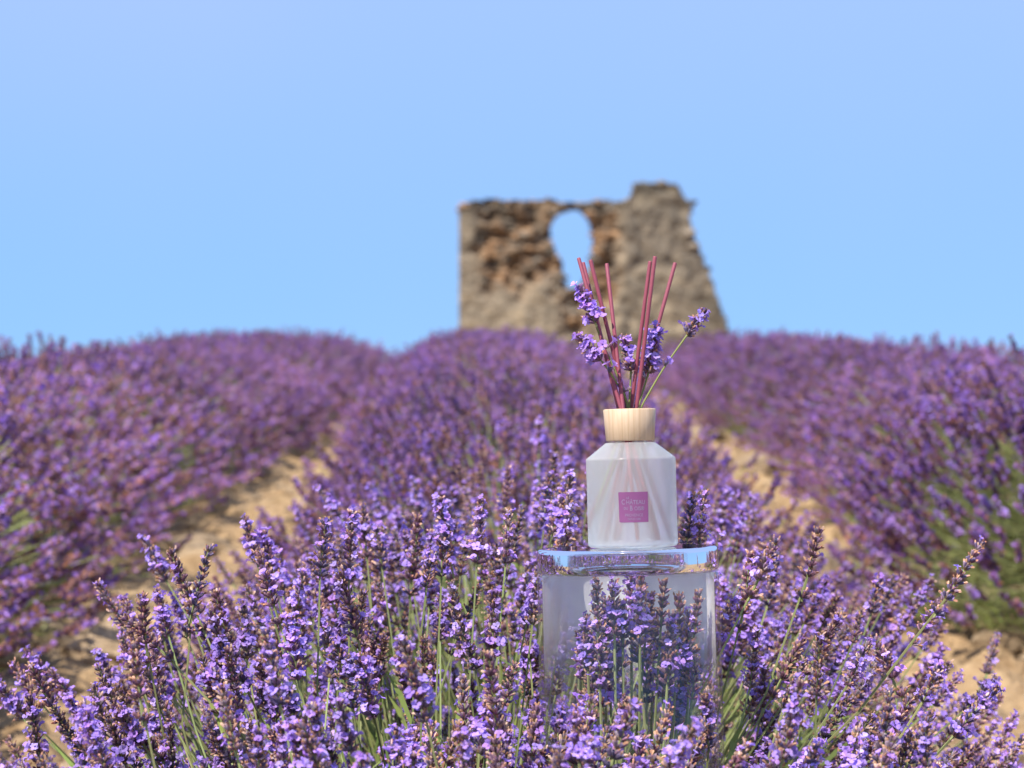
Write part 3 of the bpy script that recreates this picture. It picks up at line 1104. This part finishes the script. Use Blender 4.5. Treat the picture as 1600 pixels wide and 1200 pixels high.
near_bush(.03, 2.60, .58, .30, .565, 290, 4, 'second lavender bush behind the jar, where the middle row starts to blur', GN, False, fill=60)
near_bush(.06, 2.95, .56, .30, .55, 290, 5, 'third lavender bush behind the jar in the middle row', GN, False)
near_bush(.05, 3.32, .55, .32, .54, 290, 7, 'fourth lavender bush behind the jar in the middle row', GN, False)
near_bush(1.64, 5.3, .90, .70, .64, 298, 6, 'large dark lavender bush at the right edge, nearest of the right row', GROUPS[2], False, nfol=2000, coarse=1700)

# ------------------------------------------------------------------ jar
TILT = Matrix.Rotation(R(-1.4), 4, 'Y')
JH = JAR.z - gz(JAR.x, JAR.y)
jar_base = JAR - (TILT.to_3x3() @ Vector((0, 0, JH)))
jar = empty('glass_jar', jar_base, label='clear upturned glass jar over lavender, carrying the bottle', category='jar')
jar.rotation_euler = (0, R(-1.4), 0)
T = 0.0165
def arc(cx, cz, r, a0, a1, n=6):
    return [(cx + r * math.cos(R(a0 + (a1 - a0) * k / n)), cz + r * math.sin(R(a0 + (a1 - a0) * k / n))) for k in range(n + 1)]
# solid base (uppermost), underside shallowly domed
mb = MB()
prof = [(0.00001, JH - .0006), (JAR_R * .5, JH - .0004), (JAR_R - .010, JH - .0002)] + arc(JAR_R - .0038, JH - .0038, .0038, 80, 0) + \
       [(JAR_R + .0002, JH - .012), (JAR_R + .0004, JH - T)] + arc(JAR_R - .003, JH - T - .001, .0028, 0, -90, 4) + \
       [(JAR_R - .008, JH - T - .0015), (JAR_R * .7, JH - T + .001), (JAR_R * .3, JH - T + .0022), (0.00001, JH - T + .0024)]
lathe(mb, prof, 128)
for q in range(len(mb.fm)):
    i = q // 128
    if i < 2 or i >= len(prof) - 4:
        mb.fm[q] = 1
obj('base', mb.mesh('jar_base', [M_GLASS, M_FLATGLASS], True), jar)
# wall
mb = MB()
z1 = JH - T - .0042
wt = 0.0034
prof = [(JAR_R - .0004, z1), (JAR_R + .0003, z1 - .01), (JAR_R + .0008, .3), (JAR_R + .001, .003), (JAR_R - .0006, 0.0005), (JAR_R - wt, .003), (JAR_R - wt, .3), (JAR_R - wt, z1 - .010), (JAR_R - wt - .003, z1 - .003), (JAR_R - wt - .003, z1)]
lathe(mb, prof, 128, close=True)
obj('wall', mb.mesh('jar_wall', M_PANE, True), jar)
# condensation on the inside of the far wall
M_MIST, nt, out = new_mat('condensation')
tc = N(nt, 'ShaderNodeTexCoord')
sp = N(nt, 'ShaderNodeSeparateXYZ')
L(nt, tc.outputs['Object'], sp.inputs[0])
mr = N(nt, 'ShaderNodeMapRange', interpolation_type='SMOOTHSTEP')
mr.inputs['From Min'].default_value = JH - .125
mr.inputs['From Max'].default_value = JH - .045
mr.inputs['To Min'].default_value = 0.04
mr.inputs['To Max'].default_value = 1.02
L(nt, sp.outputs['Z'], mr.inputs['Value'])
nf = noise(nt, 35, 4, tc.outputs['Object'])
ml = N(nt, 'ShaderNodeMath', operation='MULTIPLY_ADD')
L(nt, nf, ml.inputs[0]); ml.inputs[1].default_value = 0.35; L(nt, mr.outputs['Result'], ml.inputs[2])
sb = N(nt, 'ShaderNodeMath', operation='SUBTRACT', use_clamp=True)
L(nt, ml.outputs[0], sb.inputs[0]); sb.inputs[1].default_value = 0.175
tr = N(nt, 'ShaderNodeBsdfTransparent')
df = N(nt, 'ShaderNodeBsdfDiffuse'); df.inputs['Color'].default_value = (0.98, 0.95, 0.90, 1)
tl = N(nt, 'ShaderNodeBsdfTranslucent'); tl.inputs['Color'].default_value = (0.98, 0.95, 0.90, 1)
m1 = N(nt, 'ShaderNodeMixShader'); m1.inputs['Fac'].default_value = 0.38
L(nt, df.outputs[0], m1.inputs[1]); L(nt, tl.outputs[0], m1.inputs[2])
gs = N(nt, 'ShaderNodeBsdfGlossy'); gs.inputs['Roughness'].default_value = 0.55
m3 = N(nt, 'ShaderNodeMixShader'); m3.inputs['Fac'].default_value = 0.12
L(nt, m1.outputs[0], m3.inputs[1]); L(nt, gs.outputs[0], m3.inputs[2])
m1 = m3
m2 = N(nt, 'ShaderNodeMixShader')
L(nt, sb.outputs[0], m2.inputs['Fac']); L(nt, tr.outputs[0], m2.inputs[1]); L(nt, m1.outputs[0], m2.inputs[2])
L(nt, m2.outputs[0], out.inputs['Surface'])
mb = MB()
V, F = [], []
na, nz = 48, 14
for j in range(nz + 1):
    z = JH - T - .0062 - .31 * j / nz
    for k in range(na + 1):
        a = R(-2 + 184 * k / na)
        r = JAR_R - wt - .0006
        V.append((r * math.cos(a), r * math.sin(a), z))
for j in range(nz):
    for k in range(na):
        F.append((j * (na + 1) + k, j * (na + 1) + k + 1, (j + 1) * (na + 1) + k + 1, (j + 1) * (na + 1) + k))
mb.add(V, F)
obj('condensation', mb.mesh('condensation', M_MIST, True), jar, label='pale mist of droplets on the far inner wall')

# lavender growing up inside the jar: one plant
rng = random.Random(31)
jb = Vector((JAR.x, JAR.y, gz(JAR.x, JAR.y)))
inj = empty('jar_lavender_plant', jb, label='lavender stems growing up inside the clear jar', category='plant')
gm = MB()
tops = [(930, 908), (958, 910), (985, 898), (1000, 902), (1036, 912), (1060, 935), (1098, 928), (945, 940), (972, 945), (1015, 930), (1022, 960), (1048, 965), (1075, 960),
        (915, 965), (905, 990), (1090, 985), (1040, 1000), (1070, 1015), (935, 1000), (962, 985), (990, 975), (1010, 1010), (1085, 1030), (920, 1020), (1060, 1050), (950, 1035)]
for i, (px, py) in enumerate(tops):
    d = JAR.y + rng.uniform(-.045, .045)
    tip = at(px + 1, py + 4, d)
    D = Vector(((px - 1000) * .0011 + rng.gauss(0, .05), rng.gauss(0, .08), 1)).normalized()
    m = rng.randrange(len(SPIKES))
    s = rng.uniform(.85, 1.0)
    Pb = tip - D * SPIKES[m][1] * s
    q = Vector((tip.x - JAR.x, tip.y - JAR.y))
    lim = JAR_R - wt - .013
    if q.length > lim:
        q = q.normalized() * lim
        Pb.x += JAR.x + q.x - tip.x; Pb.y += JAR.y + q.y - tip.y
    Pl = Pb - jb
    obj('flower_spike', SPIKES[m][0], inj, Matrix.Translation(Pl) @ frame(D, rng.uniform(0, 6.28)).to_4x4() @ Matrix.Scale(s, 4))
    stem_curve(gm, rng, Vector((Pl.x * .6, Pl.y * .6, .01)), Pl, D, .0011, 6, 5)
for _ in range(160):
    a, r = rng.uniform(0, 6.28), .05 * math.sqrt(rng.random())
    leaf_blade(gm, rng, Vector((r * math.cos(a), r * math.sin(a), rng.uniform(.02, .32))), (rng.gauss(0, .12), rng.gauss(0, .12), 1), rng.uniform(.04, .07), .0022, jit(rng, rng.choice(LEAF), .2))
obj('stems_and_leaves', gm.mesh('stems_and_leaves', M_GREEN), inj, kind='stuff')

# ------------------------------------------------------------------ bottle
bot_base = JAR + TILT.to_3x3() @ Vector(((989.5 - 980) * 1.93 / FPX, 0.004, .0004))
bottle = empty('diffuser_bottle', bot_base, label='frosted glass reed diffuser bottle with pale wooden cap', category='bottle')
bottle.rotation_euler = (0, R(-1.4), 0)
S = 1.93 / FPX
BR, HS, RN, HN = 70.2 * S, 138 * S, 36.5 * S, 163.5 * S
mb = MB()
outer = [(0.00001, .0012), (BR * .9, .001)] + arc(BR - .003, .003, .003, -80, 0, 4) + [(BR * .995, HS * .5)] + \
        arc(BR - .0030, HS - .0018, .0030, 0, 50, 4) + [(RN + .0012, HN - .0008), (RN - .006, HN), (RN - .009, HN + .004), (RN - .009, HN + .016)]
wtb = .0028
inner = [(RN - .0115, HN + .016), (RN - .0115, HN + .002), (RN - .003, HN - .0035), (BR - wtb - .001, HS - .002), (BR - wtb, HS - .005), (BR - wtb, .009), (BR - wtb - .004, .0062), (0.00001, .006)]
lathe(mb, outer + inner, 96)
for q in range((len(outer) - 1) * 96, len(mb.fm)):
    mb.fm[q] = 1
obj('glass_body', mb.mesh('glass_body', [M_FROST, M_PANE], True), bottle)
# wooden cap with its bore
mb = MB()
c0, c1 = HN + .0008, HN + 51.5 * S
rb, rt = 38.0 * S, 41.2 * S
bore = .0145
prof = [(RN - .008, c0), (rb - .0008, c0)] + [(rb, c0 + .0008), (rt, c1 - .0009)] + [(rt - .0009, c1), (bore + .0006, c1), (bore, c1 - .0006), (bore, c1 - .012), (bore - .0, c1 - .02), (RN - .008, c1 - .021)]
lathe(mb, prof, 96, close=True)
cap = obj('cap', mb.mesh('cap', M_WOOD), bottle)
for pl in cap.data.polygons:
    pl.use_smooth = abs(pl.normal.z) < .5
# label
lc = (988 - 989.5) * S
lz = HS - (790 - 714) * S + .0005
lw, lh = 46 * S, 46.5 * S
mb = MB()
nn = 16
V, F = [], []
rl = BR + .00025
for j in range(2):
    for k in range(nn + 1):
        x = lc - lw / 2 + lw * k / nn
        a = x / rl
        V.append((rl * math.sin(a), -rl * math.cos(a), lz - lh / 2 + lh * j))
V[0] = (V[0][0] + .0004, V[0][1], V[0][2] + .0006)
for k in range(nn):
    F.append((k, k + 1, nn + 2 + k, nn + 1 + k))
base_n = len(V)
V += [(x * (rl - .0002) / rl, y * (rl - .0002) / rl, z) for x, y, z in V]
F += [tuple(reversed([i + base_n for i in f])) for f in list(F)]
ring = list(range(0, nn + 1)) + list(range(2 * nn + 1, nn, -1))
for q in range(len(ring)):
    a_, b_ = ring[q], ring[(q + 1) % len(ring)]
    F.append((a_, a_ + base_n, b_ + base_n, b_))
mb.add(V, F)
lab = obj('label', mb.mesh('label', M_LABEL), bottle, label='square mauve-pink paper label with silver lettering')

def lettering(runs):
    """runs: (text, size, x centre, z baseline, bold offset); bent round the bottle, 0.08 mm proud of the label."""
    dg = bpy.context.evaluated_depsgraph_get
    for text, size, x0, z0, off, sx in runs:
        cu = bpy.data.curves.new('lettering', 'FONT')
        cu.body = text
        cu.size = size
        cu.align_x = 'LEFT'
        cu.offset = off
        cu.resolution_u = 3
        o = bpy.data.objects.new('lettering', cu)
        COL.objects.link(o)
        d = dg(); d.update()
        me = bpy.data.meshes.new_from_object(o.evaluated_get(d))
        bpy.data.objects.remove(o)
        bm = bmesh.new(); bm.from_mesh(me)
        bmesh.ops.subdivide_edges(bm, edges=[e for e in bm.edges if e.calc_length() > .0012], cuts=2)
        for v in bm.verts:
            a = (x0 + v.co.x * sx) / (rl + .0001)
            rr = rl + .0001
            v.co = Vector((rr * math.sin(a), -rr * math.cos(a), z0 + v.co.y))
        bm.to_mesh(me); bm.free()
        me.materials.clear(); me.materials.append(M_FOIL)
        obj('lettering', me, lab)
q = lh / 820.0                                              # label is 800 units wide, 820 tall in the close-up
def lx(u): return lc - lw / 2 + lw * (u - 165) / 790.0
def lzz(v): return lz + lh / 2 - lh * (v - 205) / 800.0
bo = .00004
lettering([('LE', 84 * q, lx(380), lzz(385), bo, .9),
           ('C', 195 * q, lx(245), lzz(530), bo * 2, .72), ('HÂTEAU', 160 * q, lx(368), lzz(528), bo, .84),
           ('DU', 105 * q, lx(300), lzz(670), bo, .8), ('B', 195 * q, lx(462), lzz(693), bo * 2, .72), ('OIS®', 150 * q, lx(580), lzz(690), bo, .80),
           ('PROVENCE', 112 * q, lx(330), lzz(852), 0, .88), ('DEPUIS 1885', 80 * q, lx(400), lzz(945), 0, .84)])

# ------------------------------------------------------------------ reeds
DB = bot_base.y
reeds = [  # top px, cap crossing px, depth at top, depth at the bottle floor, label
    ((904, 403), (969, 634), .012, -.026, 'leftmost pink reed stick, leaning far left'),
    ((911, 410), (965.5, 634), .030, -.003, 'pink reed stick just behind the leftmost one'),
    ((922.5, 406), (979, 634), .000, .012, 'pink reed stick third from the left'),
    ((948, 412), (973, 634), .018, -.0325, 'pale pink reed stick standing alone left of centre'),
    ((1016, 408), (986.5, 634), -.006, .014, 'left one of the two pink reed sticks side by side'),
    ((1023.5, 400.5), (995, 634), -.010, .006, 'tallest pink reed stick, right one of the touching pair'),
    ((1055, 410.5), (993, 634), .026, .016, 'rightmost pink reed stick, leaning right'),
]
def at_bottle(px, py, dy):
    return at(px, py, DB + dy)
for (tx, ty), (cx, cy), dt, db, lb in reeds:
    # line through top and cap crossing, carried on down to the bottle floor
    k = (843 - ty) / (cy - ty)
    bx = tx + (cx - tx) * k
    bx = max(936, min(1040, bx))
    # depth runs linearly from dt at the top to db at the floor
    A = at_bottle(tx, ty, dt); B = at_bottle(bx, 843, db)
    mid = (A + B) * .5
    mb = MB()
    Ax = (A - B)
    ln = Ax.length
    pts = [Vector((0, 0, ln * t)) for t in (0, .25, .5, .75, .996)]
    tube(mb, pts + [Vector((0, 0, ln))], [.00165] * 5 + [.0014], (1, 1, 1), 16)
    me = mb.mesh('reed_stick', M_REED, True)
    for pl in me.polygons:
        if len(pl.vertices) > 4:
            pl.use_smooth = False
    o = obj('reed_stick', me, None, Matrix.Translation(B) @ frame(Ax).to_4x4(), label=lb, category='reed stick', group='pink reed sticks in the bottle')

# ------------------------------------------------------------------ lavender sprigs in the bottle
def sprig(label, tip, basep, stem_px, depth, seed, whorls, openf, dryf, wide, extra=(), node=None):
    rng = random.Random(seed)
    T_ = at_bottle(*tip, depth); Bp = at_bottle(*basep, depth)
    pts = [Bp] + [at_bottle(px, py, dd) for px, py, dd in stem_px]
    root = pts[-1]
    o = empty('lavender_sprig', root, label=label, category='flower', group='lavender sprigs in the bottle')
    mb_, tp = make_spike(seed, whorls + 1, openf, dryf, False, wide * 1.12, .66)
    want = (T_ - Bp).length
    s = want / (tp + .007)
    D = (T_ - Bp).normalized()
    obj('flower_spike', mb_.mesh('sprig_flower', M_FLOWER), o, Matrix.Translation(Bp - root) @ frame(D, rng.uniform(0, 6.28)).to_4x4() @ Matrix.Scale(s, 4))
    sm_ = MB()
    P = [p - root for p in pts][::-1]
    dense = []
    for i in range(len(P) - 1):
        p0, p1, p2, p3 = P[max(0, i - 1)], P[i], P[i + 1], P[min(len(P) - 1, i + 2)]
        for k in range(5):
            t = k / 5
            dense.append(.5 * ((2 * p1) + (p2 - p0) * t + (2 * p0 - 5 * p1 + 4 * p2 - p3) * t * t + (3 * p1 - p0 - 3 * p2 + p3) * t ** 3))
    dense.append(P[-1])
    tube(sm_, dense, [.00085] * len(dense), (0.30, 0.33, 0.11), 6, True)
    obj('stem', sm_.mesh('sprig_stem', M_GREEN, True), o)
    for px, py, n in extra:
        fm = MB()
        C = at_bottle(px, py, depth - .004) - root
        for q in range(n):
            D2 = Vector((rng.uniform(-1, 1), rng.uniform(-1, .1), rng.uniform(-.1, 1))).normalized()
            tipp = calyx(fm, rng, C + D2 * .0006, D2, .001, rng.choice(CALYX))
            if rng.random() < .75:
                floret(fm, rng, tipp, D2, .00115, jit(rng, rng.choice(VIOLET), .1))
        obj('floret_cluster', fm.mesh('floret_cluster', M_FLOWER), o)
sprig('fully open violet lavender sprig at top left of the bottle', (903, 441), (930, 504), [(942, 538, .004), (958, 572, .002), (972, 605, 0), (981, 640, 0), (985, 700, 0)], -.004, 301, 7, .85, .05, 1.0)
sprig('short lavender sprig leaning left beside the reeds, with loose florets below', (901, 522), (938, 562), [(950, 577, -.008), (962, 596, -.005), (980, 630, 0), (988, 700, .004)], -.012, 302, 6, .38, .3, 1.12,
      extra=((952, 583, 4), (948, 545, 2)))
sprig('dark lavender sprig upright in the middle between the reeds', (973, 522), (986, 578), [(985, 600, .002), (983, 636, .001), (980, 700, 0)], .004, 303, 7, .28, .4, 1.12, extra=((978, 612, 3),))
sprig('tall lavender sprig behind the right-hand reeds', (1026, 506), (1013, 582), [(1008, 600, .012), (1002, 620, .009), (996, 645, .006), (985, 710, 0)], .012, 304, 8, .6, .25, 1.1, extra=((1009, 592, 3),))
sprig('lavender sprig on a long green stem leaning far right', (1104, 480), (1074, 523), [(1056, 548, 0), (1036, 577, 0), (1014, 614, 0), (1003, 634, 0), (975, 690, .002), (935, 800, -.01)], 0, 305, 6, .22, .5, 1.05, extra=((1038, 572, 2),))
